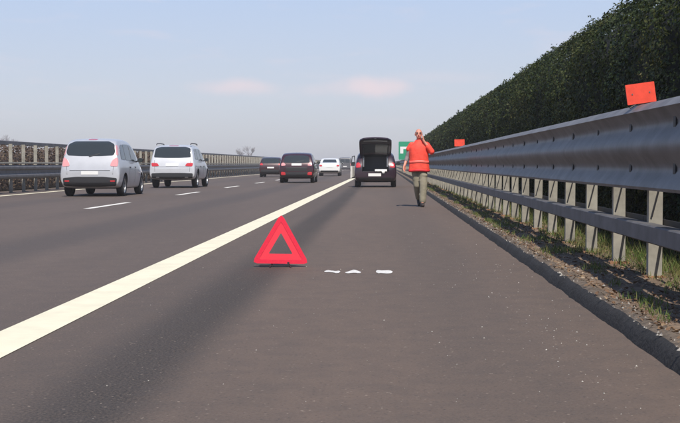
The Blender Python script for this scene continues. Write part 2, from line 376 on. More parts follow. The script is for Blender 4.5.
# ------------------------------------------------------------------ guard rail on the right
BX = 1.95
def guard_rail():
    root = empty('guard_rail', (BX, 0, 0))
    tag(root, 'tall galvanised crash barrier with three-wave beam and lower rail beside the hard shoulder', 'guard rail')
    n = 26; z0, z1 = .79, 1.42
    pr = []
    for i in range(n + 1):
        t = i / n; pr.append((-.085 * (.5 + .5 * math.cos(t * 4 * math.pi)) ** .85 + .0, z1 - (z1 - z0) * t))
    pr = [(.055, z1 + .012), (.03, z1 + .016), (.005, z1 + .008), (-.040, z1 - .025), (-.072, z1 - .052)] + pr[3:-1] + [(-.07, z0 + .002), (.03, z0 - .008)]
    def seg(profile, L0, L1, taper):
        v = []; f = []; k = len(profile)
        for j, y in enumerate((L0, L1)):
            v += [(x - (taper if j == 1 else 0), y, z) for x, z in profile] + [(x - (taper if j == 1 else 0) + .006, y, z) for x, z in profile]
        for i in range(k - 1):
            f.append((i, i + 1, 2 * k + i + 1, 2 * k + i)); f.append((k + i, 3 * k + i, 3 * k + i + 1, k + i + 1))
            f.append((i, k + i, k + i + 1, i + 1)); f.append((2 * k + i, 2 * k + i + 1, 3 * k + i + 1, 3 * k + i))
        for i in (0, k - 1): f.append((i, 2 * k + i, 3 * k + i, k + i))
        me = MB().add(v, f).mesh('rail', True); me.set_sharp_from_angle(angle=R(40)); return me
    beam = seg(pr, 0, 4.66, .0075); beam.materials.append(M['zinc'])
    lp = [(.12, .52), (.0, .525), (-.012, .515), (-.012, .40), (0, .39), (.10, .385)]
    low = seg(lp, 0, 4.6, .008); low.materials.append(M['zinc_dull'])
    for k in range(64):
        y = 3 + 4.5 * k
        link('beam', beam, None, root, (0, y, 0)); link('lower_rail', low, None, root, (.03, y, 0))
    pm = MB()                                    # C-section post, web towards the traffic direction
    pm.box(.130, .238, -.004, .004, 0.0, 1.36); pm.box(.130, .138, .0045, .07, 0.0, 1.36); pm.box(.230, .238, .0045, .07, 0.0, 1.36)
    pme = pm.mesh('post'); pme.materials.append(M['post'])
    fm = MB().box(.10, .27, -.02, .085, 0.0, .035, .008).mesh('post_foot'); fm.materials.append(M['rust'])
    sm = MB().box(.02, .128, .012, .05, .84, 1.36).mesh('spacer'); sm.materials.append(M['zinc_dull'])
    bm_ = MB().tube([(.235, -.02, .84), (.15, -.014, .50)], .008, 6).mesh('diagonal_rod'); bm_.materials.append(M['bolt'])  # thin dark diagonal rod across the face of each post
    sh = MB().box(.245, .262, -.74, .75, .50, .545).mesh('rear_bar'); sh.materials.append(M['bolt'])
    bo = MB().box(-.016, .012, -.034, .034, -.055, .055, .008).mesh('bolt_plate'); bo.materials.append(M['bolt'])
    for k in range(192):
        y = 3.9 + 1.5 * k; z = vz(BX + .18, y) - .02
        p = link('post', pme, None, root, (0, y, max(0, z)))
        p.rotation_euler = (R(rng.uniform(-.5, .5)), R(rng.uniform(-.6, .6)), 0)
        if y < 60: link('post_foot', fm, None, p); link('diagonal_rod', bm_, None, p)
        if y < 110: link('spacer', sm, None, p); link('rear_bar', sh, None, root, (0, y, 0))
        if y < 80: link('bolt_plate', bo, None, root, (0, y + .02, 1.262)); link('bolt_plate', bo, None, root, (0, y + .02, .948))
guard_rail()

# ------------------------------------------------------------------ median barrier on the left
def median_barrier():
    root = empty('median_barrier', (-12.5, 0, 0))
    tag(root, 'long steel median barrier with pale posts and dark top rail beyond the fast lane', 'barrier')
    pr = [(.0, .95), (.045, .93), (.09, .88), (.09, .82), (.03, .76), (.03, .66), (.09, .60), (.09, .54), (.045, .49), (0, .47)]
    v = []; k = len(pr)
    for y in (0, 4.49): v += [(x, y, z) for x, z in pr] + [(x - .006, y, z) for x, z in pr]
    f = []
    for i in range(k - 1): f += [(i, i + 1, 2 * k + i + 1, 2 * k + i), (k + i, 3 * k + i, 3 * k + i + 1, k + i + 1), (i, k + i, k + i + 1, i + 1), (2 * k + i, 2 * k + i + 1, 3 * k + i + 1, 3 * k + i)]
    bm1 = MB().add(v, f).mesh('beam'); bm1.materials.append(M['zinc_dull'])
    cap = MB().box(.0, .07, 0, 4.485, .985, 1.045, .01).mesh('cap_strip'); cap.materials.append(M['post'])
    top = MB().box(-.21, -.128, 0, 4.48, 1.62, 1.76, .015).mesh('top_rail'); top.materials.append(M['zinc_dull'])
    for i in range(66):
        y = 26 + 4.5 * i
        link('beam', bm1, None, root, (0, y, 0)); link('cap_strip', cap, None, root, (0, y, 0)); link('top_rail', top, None, root, (0, y, 0))
    po = MB().box(-.125, -.003, -.005, .005, 0, 1.655).box(-.125, -.115, .006, .08, 0, 1.655).mesh('post'); po.materials.append(M['post'])
    for i in range(196): link('post', po, None, root, (0, 26.7 + 1.5 * i, 0))
median_barrier()

# ------------------------------------------------------------------ vegetation
def unit(n):
    a = rng.normal(size=(n, 3)); return a / np.linalg.norm(a, axis=1, keepdims=True)
def leaf_axes(nrm, size):
    """two half axes of leaves whose normal is about nrm"""
    n = len(nrm); r = unit(n); U = np.cross(nrm, r); U /= (np.linalg.norm(U, axis=1, keepdims=True) + 1e-9); V = np.cross(nrm, U)
    return U * size[:, None], V * size[:, None] * .62
HX, HT = 2.85, 3.16
def bump(y, z):
    return .20 * noise.noise((y * 1.1, z * 1.3, 3)) + .13 * noise.noise((y * 2.9, z * 3.1, 8)) + .05 * noise.noise((y * 8, z * 7.5, 1))
def hedge():
    root = empty('hedge', (HX + .6, 4, 0)); tag(root, 'tall dark green clipped hedge running behind the right-hand guard rail', 'hedge')
    off = Vector(root.location)
    v = []; f = []; ys = np.concatenate([np.arange(2, 70, .5), np.arange(70, 172, 1.2)])
    sec = [(.22, 0), (.21, .9), (.20, 1.7), (.21, HT - .75), (.40, HT - .40), (.62, HT - .16), (1.05, HT - .16), (1.25, 0)]
    for y in ys:
        for (dx, z) in sec: v.append((HX + dx + (bump(y, z) if dx < .35 else 0), y, z + (.1 * noise.noise((y * .9, 1, 1)) if z > HT - .2 else 0)))
    n = len(sec)
    for i in range(len(ys) - 1):
        for k in range(n - 1): a = i * n + k; f.append((a, a + 1, a + n + 1, a + n))
    f += [tuple(range(n)), tuple(reversed(range((len(ys) - 1) * n, len(ys) * n)))]
    v = [Vector(p) - off for p in v]
    MB().add(v, f).build('inner_growth', 'hedge_core', root)
    P = []; Nn = []; Sz = []
    for (y0, y1, den, s) in ((2.5, 9, 260, .042), (9, 30, 1350, .0225), (30, 55, 620, .033), (55, 100, 260, .052), (100, 172, 110, .08)):
        cnt = int((y1 - y0) * 3.1 * den)
        yy = rng.uniform(y0, y1, cnt); zz = rng.uniform(.05, HT, cnt)
        for y, z in zip(yy, zz):
            b = bump(y, z); edge = max(0, z - (HT - .75)) / .75
            x = HX + b + .45 * edge ** 1.35 + abs(rng.normal(0, .055)) - .02
            P.append((x, y, z + rng.normal(0, .02))); g = -.3
            # slope of the bumps turns the leaves
            dz = (bump(y, z + .15) - bump(y, z - .15)) / .3; dy = (bump(y + .15, z) - bump(y - .15, z)) / .3
            Nn.append((-1, dy, dz + .35 + edge * .9)); Sz.append(s * rng.uniform(.6, 1.35))
        cnt = int((y1 - y0) * .85 * den * .8)
        yy = rng.uniform(y0, y1, cnt); xx = rng.uniform(HX + .36, HX + 1.2, cnt)
        for y, x in zip(yy, xx):
            h = HT + .14 * noise.noise((y * .8, 1, 1)) + .13 * noise.noise((y * 3.1, x * 3, 4)) + .07 * noise.noise((y * 8, x * 7, 9))
            P.append((x, y, h - abs(rng.normal(0, .045)))); Nn.append((-.3, -.3, 1)); Sz.append(s * rng.uniform(.6, 1.35))
    for k in range(120):
        y = 9 + 110 * random.random() ** 1.5; x = random.uniform(HX + .35, HX + .9); h = HT + .1 * noise.noise((y * .9, 1, 1)) - .10; L = random.uniform(.06, .20); lx, ly = random.gauss(0, .12), random.gauss(0, .12)
        for j in range(int(L * 110)):
            t = random.random(); P.append((x + lx * t + random.gauss(0, .02), y + ly * t + random.gauss(0, .02), h + L * t)); Nn.append((random.gauss(0, 1), random.gauss(0, 1), .6)); Sz.append((.020 if y < 40 else .035) * random.uniform(.6, 1.2))
    P = np.array(P) - np.array(off); Nn = np.array(Nn); Nn = Nn / np.linalg.norm(Nn, axis=1, keepdims=True) + unit(len(Nn)) * .75
    Nn /= np.linalg.norm(Nn, axis=1, keepdims=True); U, V = leaf_axes(Nn, np.array(Sz))
    quads('foliage', P, U, V, 'hedge', root)
hedge()

def median_hedge():
    root = empty('median_hedge', (-14.4, 24, 0)); tag(root, 'low brown winter hedge growing behind the pale posts of the median barrier', 'hedge')
    off = np.array(root.location); P = []; Sz = []; tw = MB()
    for y in np.arange(24, 330, .55):
        x0 = -14.4 + rng.uniform(-.25, .25)
        hh = 1.66 + .14 * noise.noise((y * .35, 0, 2)) + rng.uniform(-.1, .1)
        for k in range(3):
            a = rng.uniform(-.5, .5, 2); tw.tube([(x0 - off[0], y - off[1], 0), (x0 + a[0] * .5 - off[0], y + a[1] * .5 - off[1], hh * .6), (x0 + a[0] - off[0], y + a[1] - off[1], hh)], [.016, .010, .004], 4)
        n = 330 if y < 100 else 110
        p = np.stack([x0 + rng.normal(0, .38, n), y + rng.uniform(-.4, .4, n), hh * rng.uniform(.02, 1, n) ** .8], 1); P.append(p); Sz.append(np.full(n, .055 if y < 100 else .09) * rng.uniform(.6, 1.3, n))
    P = np.concatenate(P) - off; Sz = np.concatenate(Sz); U, V = leaf_axes(unit(len(P)), Sz)
    v = []; f = []; yy = np.arange(24, 332, 1.0)
    for y in yy:
        hh = 1.42 + .14 * noise.noise((y * .35, 0, 2)); w = .12 * noise.noise((y * .8, 3, 3))
        v += [(.28 + w, y - 24, 0), (.22 + w, y - 24, hh * .7), (.02, y - 24, hh), (-.3, y - 24, hh * .8), (-.35, y - 24, 0)]
    for i in range(len(yy) - 1):
        for k in range(4): a = i * 5 + k; f.append((a, a + 1, a + 6, a + 5))
    MB().add(v, f).build('inner_growth', 'brown_core', root, smooth=True)
    tw.build('stems', 'bark', root); quads('foliage', P, U, V, 'brown', root)
median_hedge()

def bare_tree(x, y, h, spread, label, seed):
    r = random.Random(seed); root = empty('bare_tree', (x, y, -.03)); tag(root, label, 'tree', 'leafless trees on the horizon')
    trunk = MB(); br = MB()
    def grow(mb, p, d, L, rad, lev):
        q = p + d * L; mid = p + d * L * .5 + Vector((r.uniform(-1, 1), r.uniform(-1, 1), 0)) * L * .05
        mb.tube([p, mid, q], [rad, rad * .85, rad * .65], 6 if lev < 2 else 3, cap=False)
        if lev == 4: return
        for k in range(4 if lev == 0 else r.choice((4, 5, 5))):
            nd = (d + Vector((r.uniform(-1, 1), r.uniform(-1, 1), r.uniform(-.1, .7))) * (spread if lev < 3 else .9)).normalized()
            grow(br, p + d * L * r.uniform(.55, 1.0), nd, L * r.uniform(.55, .8), max(rad * .55, .024), lev + 1)
    grow(trunk, Vector((0, 0, 0)), Vector((0, 0, 1)), h * .36, h * .022, 0)
    trunk.build('trunk', 'bark', root); br.build('crown', 'bark', root)
for i, (px, d, h, lab) in enumerate((
        (250, 330, 6.6, 'faint leafless tree above the far end of the median barrier, widest of the group'),
        (240, 345, 5.8, 'faint leafless tree just left of the widest one on the horizon'),
        (227, 360, 4.6, 'low faint leafless tree, third from the dark red car along the skyline'),
        (217, 380, 5.0, 'faint leafless tree just right of the silver off-roader'),
        (2, 300, 9.6, 'leafless tree poking up at the extreme left edge above the barrier'))):
    d *= 1.8; h = (h - .98) * 1.8 + .98
    bare_tree((px - 384) / 1250 * d, d, h, .85, lab, i + 3)

def grass():
    P = []; U = []; V = []
    n = 42000; yy = 4 + 66 * rng.random(n) ** 1.5; xx = rng.uniform(KX + .2, 2.7, n)
    for x, y in zip(xx, yy):
        c = noise.noise((x * 2.2, y * .9, 5)) + .5 * noise.noise((x * 5, y * 3, 1)) + (.25 if x > 2.05 else 0)
        if c < (.16 if x < 2.1 else -.05): continue
        h = rng.uniform(.012, .04) * (1 + 1.2 * max(0, c)) * (1.6 if x > 2.2 else 1); z = vz(x, y)
        ln = rng.normal(0, .45, 2); u = np.array([ln[0], ln[1], 1.0]); u = u / np.linalg.norm(u) * h
        w = rng.normal(size=3); w[2] = 0; w = w / np.linalg.norm(w) * .004
        P.append((x, y, z + h * .7)); U.append(u); V.append(w)
    o = quads('verge_grass', np.array(P), np.array(U), np.array(V), 'grass', kind='stuff'); tag(o, 'sparse green and straw coloured grass tufts on the verge under the guard rail', 'grass')
    n = 22000; y = 4 + 60 * rng.random(n) ** 1.6; x = rng.uniform(KX + .06, 2.7, n) 
    z = np.array([max(vz(a, b), .10 if a < KX + .17 else 0) for a, b in zip(x, y)]) + rng.uniform(.004, .02, n); P = np.stack([x, y, z], 1)
    Nn = unit(n) * .6 + np.array([0, 0, 1]); Nn /= np.linalg.norm(Nn, axis=1, keepdims=True); U, V = leaf_axes(Nn, .006 + .020 * rng.random(n) ** 2)
    o = quads('leaf_litter', P, U, V, 'litter', kind='stuff'); tag(o, 'dry brown fallen leaves and scraps scattered along the verge', 'leaf litter')
grass()
def grit():
    mb = MB()
    def stone(x, y, z, s):
        a = rng.uniform(0, 6.28, 5); k = [(x + s * math.cos(t) * rng.uniform(.6, 1.1), y + s * math.sin(t) * rng.uniform(.6, 1.1), z) for t in np.sort(a)]
        mb.add(k + [(x, y, z + s * .9)], [(0, 1, 5), (1, 2, 5), (2, 3, 5), (3, 4, 5), (4, 0, 5)])
    for i in range(230):
        y = 4.6 + 22 * random.random() ** 1.6; x = random.uniform(-1.9, KX) if random.random() < .35 else KX - abs(random.gauss(0, .75))
        stone(x, y, .001, random.choice((.003, .0035, .004, .005, .007)))
    for c in range(14):
        y = 5 + 14 * random.random(); x = KX - abs(random.gauss(.3, .5))
        for i in range(5): stone(x + random.gauss(0, .05), y + random.gauss(0, .3), .001, random.uniform(.003, .006))
    for i in range(1500):
        y = 4 + 45 * random.random() ** 1.7; x = KX + .02 + abs(random.gauss(0, .16)) if i % 2 else random.uniform(KX + .05, 2.4)
        stone(x, y, (.10 if x < KX + .18 else vz(x, y)) + .002, random.choice((.004, .005, .007, .010, .016)))
    o = mb.build('loose_grit', 'stone'); tag(o, 'pale loose grit scattered over the hard shoulder and kerb', 'grit', kind='stuff')
grit()

# ------------------------------------------------------------------ vehicles
def chaikin(poly, it):
    for _ in range(it):
        q = []
        for i in range(len(poly)):
            a, b = poly[i], poly[(i + 1) % len(poly)]
            q += [(a[0] * .75 + b[0] * .25, a[1] * .75 + b[1] * .25), (a[0] * .25 + b[0] * .75, a[1] * .25 + b[1] * .75)]
        poly = q
    return poly
def round_poly(poly, r):
    q = []
    for i in range(len(poly)):
        p, a, b = Vector(poly[i]), Vector(poly[i - 1]), Vector(poly[(i + 1) % len(poly)])
        ra = min(r, (a - p).length * .42); rb = min(r, (b - p).length * .42)
        q0 = p + (a - p).normalized() * ra; q1 = p + (b - p).normalized() * rb
        for t in (0, .25, .5, .75, 1): m = q0 * (1 - t) ** 2 + p * 2 * t * (1 - t) + q1 * t * t; q.append((m.x, m.y))
    return q
def densify(poly, step):
    q = []
    for i in range(len(poly)):
        a, b = poly[i], poly[(i + 1) % len(poly)]; n = max(1, int(math.hypot(b[0] - a[0], b[1] - a[1]) / step))
        q += [(a[0] + (b[0] - a[0]) * k / n, a[1] + (b[1] - a[1]) * k / n) for k in range(n)]
    return q
DIRS = {'rear': (Vector((0, 1, 0)), lambda a, b: Vector((a, -6, b))), 'front': (Vector((0, -1, 0)), lambda a, b: Vector((a, 12, b))),
        'right': (Vector((-1, 0, 0)), lambda a, b: Vector((6, a, b))), 'left': (Vector((1, 0, 0)), lambda a, b: Vector((-6, a, b)))}
def patch(bvh, name, m, poly, side, parent, rnd=1, off=.006, step=.035, rings=9):
    """a panel that follows the bodywork: the outline is thrown onto the hull and given a raised, rolled edge"""
    d, org = DIRS[side]
    poly = densify(round_poly(poly, .055) if rnd else poly, step); n = len(poly)
    cx = sum(p[0] for p in poly) / n; cy = sum(p[1] for p in poly) / n
    v = []; f = []
    for r in range(rings):
        k = 1 - r / rings
        if r == 1: k = .985
        for p in poly:
            a, b = cx + (p[0] - cx) * k, cy + (p[1] - cy) * k
            o = org(a, b); hit = bvh.ray_cast(o, d)[0]
            if hit is None:
                near = bvh.find_nearest(o)[0]; hit = near
            v.append(hit - d * (off if r else -.012))
    o = org(cx, cy); hit = bvh.ray_cast(o, d)[0] or bvh.find_nearest(o)[0]; v.append(hit - d * off)
    for r in range(rings - 1):
        for i in range(n): f.append((r * n + i, r * n + (i + 1) % n, (r + 1) * n + (i + 1) % n, (r + 1) * n + i))
    for i in range(n): f.append(((rings - 1) * n + i, (rings - 1) * n + (i + 1) % n, len(v) - 1))
    return MB().add(v, f).build(name, m, parent, smooth=True, angle=50)
def hull_mesh(st, tumble=.20, belt=None):
    v = []; f = []
    for (y, zb, zB, zt, ws, wm, wb) in st:
        zB = min(zB, zt - .10) if zt - zb > .3 else zb + (zt - zb) * .7
        wt = wb - max(.03, (zt - zB) * tumble + .02)
        dz = zt - zB
        half = [(0, zb), (ws * .90, zb), (ws, zb + min(.06, (zt - zb) * .15)), (wm, zb + .40 * (zB - zb)), (wm, zb + .72 * (zB - zb)), (wb, zB), (wt + .015, zt - min(.11, dz * .45)), (wt - .03, zt - min(.03, dz * .15)), (wt * .70, zt), (0, zt + .018)]
        ring = half + [(-x, z) for x, z in half[-2:0:-1]]
        v += [(x, y, z) for x, z in ring]
    h = 9; n = 18
    for i in range(len(st) - 1):
        for k in range(n): f.append((i * n + k, i * n + (k + 1) % n, (i + 1) * n + (k + 1) % n, (i + 1) * n + k))
    for b in (0, (len(st) - 1) * n):
        f.append((b, b + 1, b + n - 1)); f.append((b + h, b + h - 1, b + h + 1))
        for k in range(1, h - 1): f.append((b + k, b + k + 1, b + n - 1 - k, b + n - k))
    return MB().add(v, f).mesh('body')
_wheels = {}
def wheel_meshes(r, w):
    if (r, w) in _wheels: return _wheels[(r, w)]
    t = MB().lathe_x([(-w * .40, r * .64), (-w * .5, r * .70), (-w * .5, r * .90), (-w * .38, r * .985), (-w * .1, r), (w * .1, r), (w * .38, r * .985), (w * .5, r * .90), (w * .5, r * .70), (w * .40, r * .64)], 32).mesh('tyre', True)
    t.materials.append(M['tyre'])
    m = MB(); m.lathe_x([(w * .46, r * .66), (w * .40, r * .60), (w * .0, r * .58), (-w * .45, r * .66)], 32)
    m.lathe_x([(w * .30, .001), (w * .32, r * .13), (w * .2, r * .17), (w * .1, r * .17)], 16)
    for k in range(5):
        a = 2 * math.pi * k / 5 + .3; c, s = math.cos(a), math.sin(a); q = r * .075; b = r * .61
        v = []
        for rr, hw in ((r * .1, q), (b, q * 1.5)):
            for x in (w * .18, w * .34):
                for sg in (-1, 1): v.append((x, rr * c - sg * hw * s, rr * s + sg * hw * c))
        m.add(v, [(0, 1, 3, 2), (4, 6, 7, 5), (0, 2, 6, 4), (1, 5, 7, 3), (2, 3, 7, 6), (0, 4, 5, 1)])
    m = m.mesh('wheel'); m.materials.append(M['rim'])
    dk = MB().lathe_x([(w * .02, .001), (w * .02, r * .585)], 24).mesh('brake_disc'); dk.materials.append(M['black'])
    _wheels[(r, w)] = (m, t, dk); return _wheels[(r, w)]
def car(name, label, group, loc, st, paint, W, axles, wr, side_windows, rear, tumble=.2, mirror=None, rails=False, windscreen=None, cutbox=None, track=None, rz=0.):
    root = empty(name, loc, rz); tag(root, label, 'van' if 'van' in name else 'car', group)
    me = hull_mesh(st, tumble); me.materials.append(M[paint]); me.materials.append(M['black'])
    body = link('body', me, None, root)
    sb = body.modifiers.new('s', 'SUBSURF'); sb.levels = 3; sb.render_levels = 3
    bake(body); body.data.shade_smooth()
    dg = bpy.context.evaluated_depsgraph_get()
    bvh = BVHTree.FromPolygons([v.co.copy() for v in body.data.vertices], [tuple(p.vertices) for p in body.data.polygons])
    tr = track or (W - .13)
    cut = MB()
    for ya in axles:
        for s in (-1, 1):
            seg = 28; n0 = len(cut.v); rr = wr + .055
            ring = [(ya + rr * math.cos(2 * math.pi * k / seg), wr + .02 + rr * math.sin(2 * math.pi * k / seg)) for k in range(seg)]
            x0, x1 = s * (tr - .16), s * (W + .2)
            vv = [(x0, a, b) for a, b in ring] + [(x1, a, b) for a, b in ring]
            ff = [(i, (i + 1) % seg, seg + (i + 1) % seg, seg + i) for i in range(seg)] + [tuple(reversed(range(seg))), tuple(range(seg, 2 * seg))]
            cut.add(vv, ff)
    cme = cut.mesh('cutter'); cme.materials.append(M[paint]); cme.materials.append(M['black'])
    for p in cme.polygons: p.material_index = 1
    co = link('cutter', cme, None, root)
    bo = body.modifiers.new('b', 'BOOLEAN'); bo.operation = 'DIFFERENCE'; bo.object = co; bo.solver = 'EXACT'
    bake(body); bpy.data.objects.remove(co)
    if cutbox:
        cme = MB().add(*cutbox).mesh('cutter'); cme.materials.append(M[paint]); cme.materials.append(M['black'])
        for p in cme.polygons: p.material_index = 1
        co = link('cutter', cme, None, root); bo = body.modifiers.new('b', 'BOOLEAN'); bo.operation = 'DIFFERENCE'; bo.object = co; bo.solver = 'EXACT'
        bake(body); bpy.data.objects.remove(co)
    body.data.set_sharp_from_angle(angle=R(38))
    wm, tm, dm_ = wheel_meshes(wr, .21)
    for ya in axles:
        for s in (-1, 1):
            w = link('wheel', wm, None, root, (s * tr, ya, wr)); w.rotation_euler = (rng.uniform(0, 6), 0, 0 if s > 0 else math.pi)
            link('tyre', tm, None, w); link('brake_disc', dm_, None, w)
    for poly in side_windows:
        for s in ('right', 'left'): patch(bvh, 'side_window', 'glass', poly, s, root, 1, .009)
    if windscreen: patch(bvh, 'windscreen', 'glass', windscreen, 'front', root, 1, .005)
    for (nm, m, poly, mir, rnd, off) in rear:
        patch(bvh, nm, m, poly, 'rear', root, rnd, off)
        if mir: patch(bvh, nm, m, [(-x, z) for x, z in reversed(poly)], 'rear', root, rnd, off)
    for s in (-1, 1):
        hl = [(s * (W - .42), .60), (s * (W - .14), .64), (s * (W - .12), .76), (s * (W - .38), .72)]
        patch(bvh, 'headlight', 'white_lens', hl, 'front', root, 1, .006)
    if mirror:
        y, z = mirror
        for s in (-1, 1):
            mb = MB().ball((s * (W + .09), y, z), (.095, .06, .075), 12, 8).tube([(s * (W - .06), y + .02, z - .05), (s * (W + .05), y + .01, z - .02)], .025, 6)
            o = mb.build('wing_mirror', 'black' if paint not in ('white',) else 'white', root, smooth=True)
            MB().box(s * (W + .09) - .075, s * (W + .09) + .075, y - .066, y - .060, z - .055, z + .055).build('mirror_glass', 'glass', o)
    if rails:
        y0, y1, xr, zr = rails
        for s in (-1, 1): MB().tube([(s * xr, y0, zr - .05), (s * xr, y0 + .08, zr), (s * xr, (y0 + y1) / 2, zr + .015), (s * xr, y1 - .08, zr), (s * xr, y1, zr - .05)], .02, 8).build('roof_rail', 'trim', root, smooth=True)
    for s in (-1, 1):
        x = s * (W - .235); patch(bvh, 'tailgate_seam', 'black', [(x, .66), (x + .010, .66), (x + s * .03 + .010, 1.14), (x + s * .03, 1.14)], 'rear', root, 0, .002, .06, 3)
    # door seams and handles
    for s in ('right', 'left'):
        for yy in axles and [axles[0] + .62, (axles[0] + axles[1]) / 2 + .1]:
            patch(bvh, 'door_seam', 'black', [(yy, .42), (yy + .012, .42), (yy + .012, .92), (yy, .92)], s, root, 0, .002, .1, 3)
            patch(bvh, 'door_handle', 'black', [(yy + .06, .86), (yy + .22, .86), (yy + .22, .90), (yy + .06, .90)], s, root, 1, .014, .08, 3)
    return root, body, bvh
def scaled(st, sx=1., sy=1., sz=1.):
    return [(y * sy, zb * sz, zB * sz, zt * sz, ws * sx, wm * sx, wb * sx) for (y, zb, zB, zt, ws, wm, wb) in st]
TRAFFIC = 'cars driving away on the carriageway'
# --- silver people carrier
st = [(0.0, .42, .6, .74, .82, .85, .82), (.04, .34, .8, .93, .86, .895, .855), (.09, .28, .98, 1.10, .86, .905, .865), (.22, .25, 1.02, 1.50, .87, .92, .88), (.33, .24, 1.03, 1.69, .88, .925, .89),
      (.75, .22, 1.03, 1.755, .88, .93, .90), (1.6, .2, 1.02, 1.765, .88, .93, .90), (2.35, .2, 1.0, 1.70, .88, .93, .90), (2.95, .2, .98, 1.42, .88, .925, .89), (3.4, .2, .93, 1.06, .87, .91, .86), (3.9, .22, .8, .93, .84, .87, .80), (4.2, .26, .7, .80, .78, .80, .70), (4.32, .36, .55, .62, .62, .64, .58)]
rear = [('rear_window', 'glass', [(-.70, 1.24), (-.75, 1.34), (-.70, 1.58), (-.52, 1.67), (.52, 1.67), (.70, 1.58), (.75, 1.34), (.70, 1.24), (.3, 1.22), (-.3, 1.22)], False, 1, .011),
        ('tail_light', 'pink_lens', [(.60, .92), (.84, .90), (.85, 1.08), (.80, 1.20), (.66, 1.08)], True, 1, .012),
        ('upper_tail_light', 'pink_lens', [(.765, 1.26), (.83, 1.22), (.775, 1.54), (.73, 1.56)], True, 1, .010),
        ('brake_light', 'red_lens', [(-.14, 1.705), (.14, 1.705), (.13, 1.75), (-.13, 1.75)], False, 1, .012),
        ('lower_bumper', 'black', [(-.80, .32), (-.83, .56), (-.4, .60), (.4, .60), (.83, .56), (.80, .32), (.3, .29), (-.3, .29)], False, 1, .010),
        ('tailgate_seam', 'trim', [(-.62, .775), (.62, .775), (.62, .795), (-.62, .795)], False, 0, .003),
        ('number_plate', 'plate', [(-.26, .66), (.26, .66), (.26, .765), (-.26, .765)], False, 0, .014),
        ('bumper_reflector', 'red_lens', [(.62, .45), (.76, .45), (.76, .49), (.62, .49)], True, 0, .014),
        ('rear_wiper', 'black', [(-.05, 1.21), (-.02, 1.20), (.30, 1.29), (.28, 1.305)], False, 0, .02)]
car('people_carrier', 'silver people carrier with wraparound rear window, nearest of the moving cars', TRAFFIC, (-8.82, 37.2, 0), st, 'silver', .925, (.78, 3.46), .325,
    [[(.42, 1.12), (.52, 1.46), (.72, 1.57), (.95, 1.58), (.95, 1.10)], [(1.02, 1.10), (1.02, 1.585), (1.75, 1.59), (1.80, 1.08)], [(1.87, 1.08), (1.84, 1.58), (2.2, 1.56), (2.75, 1.22), (2.72, 1.06)]],
    rear, .19, (2.62, 1.10), None, [(-.66, 1.08), (-.60, 1.55), (.60, 1.55), (.66, 1.08)])
# --- pale silver off-roader
st = [(0.0, .46, .62, .78, .86, .88, .84), (.04, .40, .8, .96, .89, .92, .88), (.08, .36, .98, 1.12, .89, .935, .90), (.22, .34, 1.06, 1.52, .90, .945, .91), (.34, .33, 1.07, 1.70, .90, .95, .915),
      (.8, .32, 1.07, 1.765, .90, .95, .915), (1.7, .30, 1.06, 1.775, .90, .95, .915), (2.4, .3, 1.05, 1.71, .90, .95, .915), (2.95, .3, 1.03, 1.42, .90, .945, .91), (3.4, .3, 1.0, 1.14, .90, .94, .89), (4.1, .32, .95, 1.06, .88, .92, .84), (4.45, .36, .8, .90, .82, .84, .74), (4.6, .45, .6, .70, .66, .68, .60)]
rear = [('rear_window', 'glass', [(-.77, 1.25), (-.72, 1.62), (-.5, 1.69), (.5, 1.69), (.72, 1.62), (.77, 1.25), (.3, 1.23), (-.3, 1.23)], False, 1, .011),
        ('tail_light', 'red_lens', [(.52, .90), (.83, .88), (.86, 1.03), (.60, 1.02)], True, 1, .012),
        ('brake_light', 'red_lens', [(-.2, 1.715), (.2, 1.715), (.2, 1.74), (-.2, 1.74)], False, 1, .010),
        ('lower_bumper', 'black', [(-.84, .40), (-.86, .60), (-.4, .62), (.4, .62), (.86, .60), (.84, .40), (.3, .37), (-.3, .37)], False, 1, .012),
        ('tailgate_seam', 'trim', [(-.70, .86), (.70, .86), (.70, .875), (-.70, .875)], False, 0, .003),
        ('number_plate', 'plate', [(-.26, .90), (.26, .90), (.26, 1.01), (-.26, 1.01)], False, 0, .014),
        ('exhaust_tip', 'rim', [(.52, .41), (.66, .41), (.66, .46), (.52, .46)], True, 1, .02)]
car('off_roader', 'pale silver off-roader with red tail lights and roof rails, ahead of the people carrier', TRAFFIC, (-8.62, 50.6, 0), st, 'silver2', .945, (.86, 3.68), .365,
    [[(.44, 1.17), (.54, 1.50), (.7, 1.60), (1.0, 1.60), (1.0, 1.15)], [(1.07, 1.15), (1.07, 1.61), (1.82, 1.61), (1.86, 1.13)], [(1.93, 1.13), (1.90, 1.60), (2.25, 1.58), (2.8, 1.26), (2.78, 1.12)]],
    rear, .19, (2.66, 1.16), (.45, 2.2, .70, 1.815), [(-.68, 1.16), (-.62, 1.56), (.62, 1.56), (.68, 1.16)])
# --- hatchback shape shared by the smaller cars
hb = [(0.0, .42, .58, .72, .79, .81, .77), (.04, .34, .76, .88, .825, .855, .815), (.09, .26, .92, 1.0, .83, .865, .83), (.26, .23, .96, 1.28, .84, .88, .84), (.42, .22, .96, 1.44, .84, .88, .845),
      (.85, .2, .96, 1.50, .84, .885, .85), (1.6, .19, .95, 1.505, .84, .885, .85), (2.25, .19, .94, 1.42, .84, .885, .85), (2.8, .19, .92, 1.14, .84, .88, .84), (3.1, .2, .88, .98, .83, .87, .82), (3.7, .22, .8, .88, .80, .84, .76), (4.0, .26, .66, .74, .74, .76, .66), (4.12, .36, .52, .58, .58, .6, .54)]
hbw = [[(.55, 1.04), (.68, 1.30), (.85, 1.38), (1.05, 1.39), (1.02, 1.02)], [(1.10, 1.02), (1.12, 1.40), (1.70, 1.40), (1.72, 1.0)], [(1.79, 1.0), (1.77, 1.39), (2.1, 1.36), (2.6, 1.06), (2.58, .98)]]
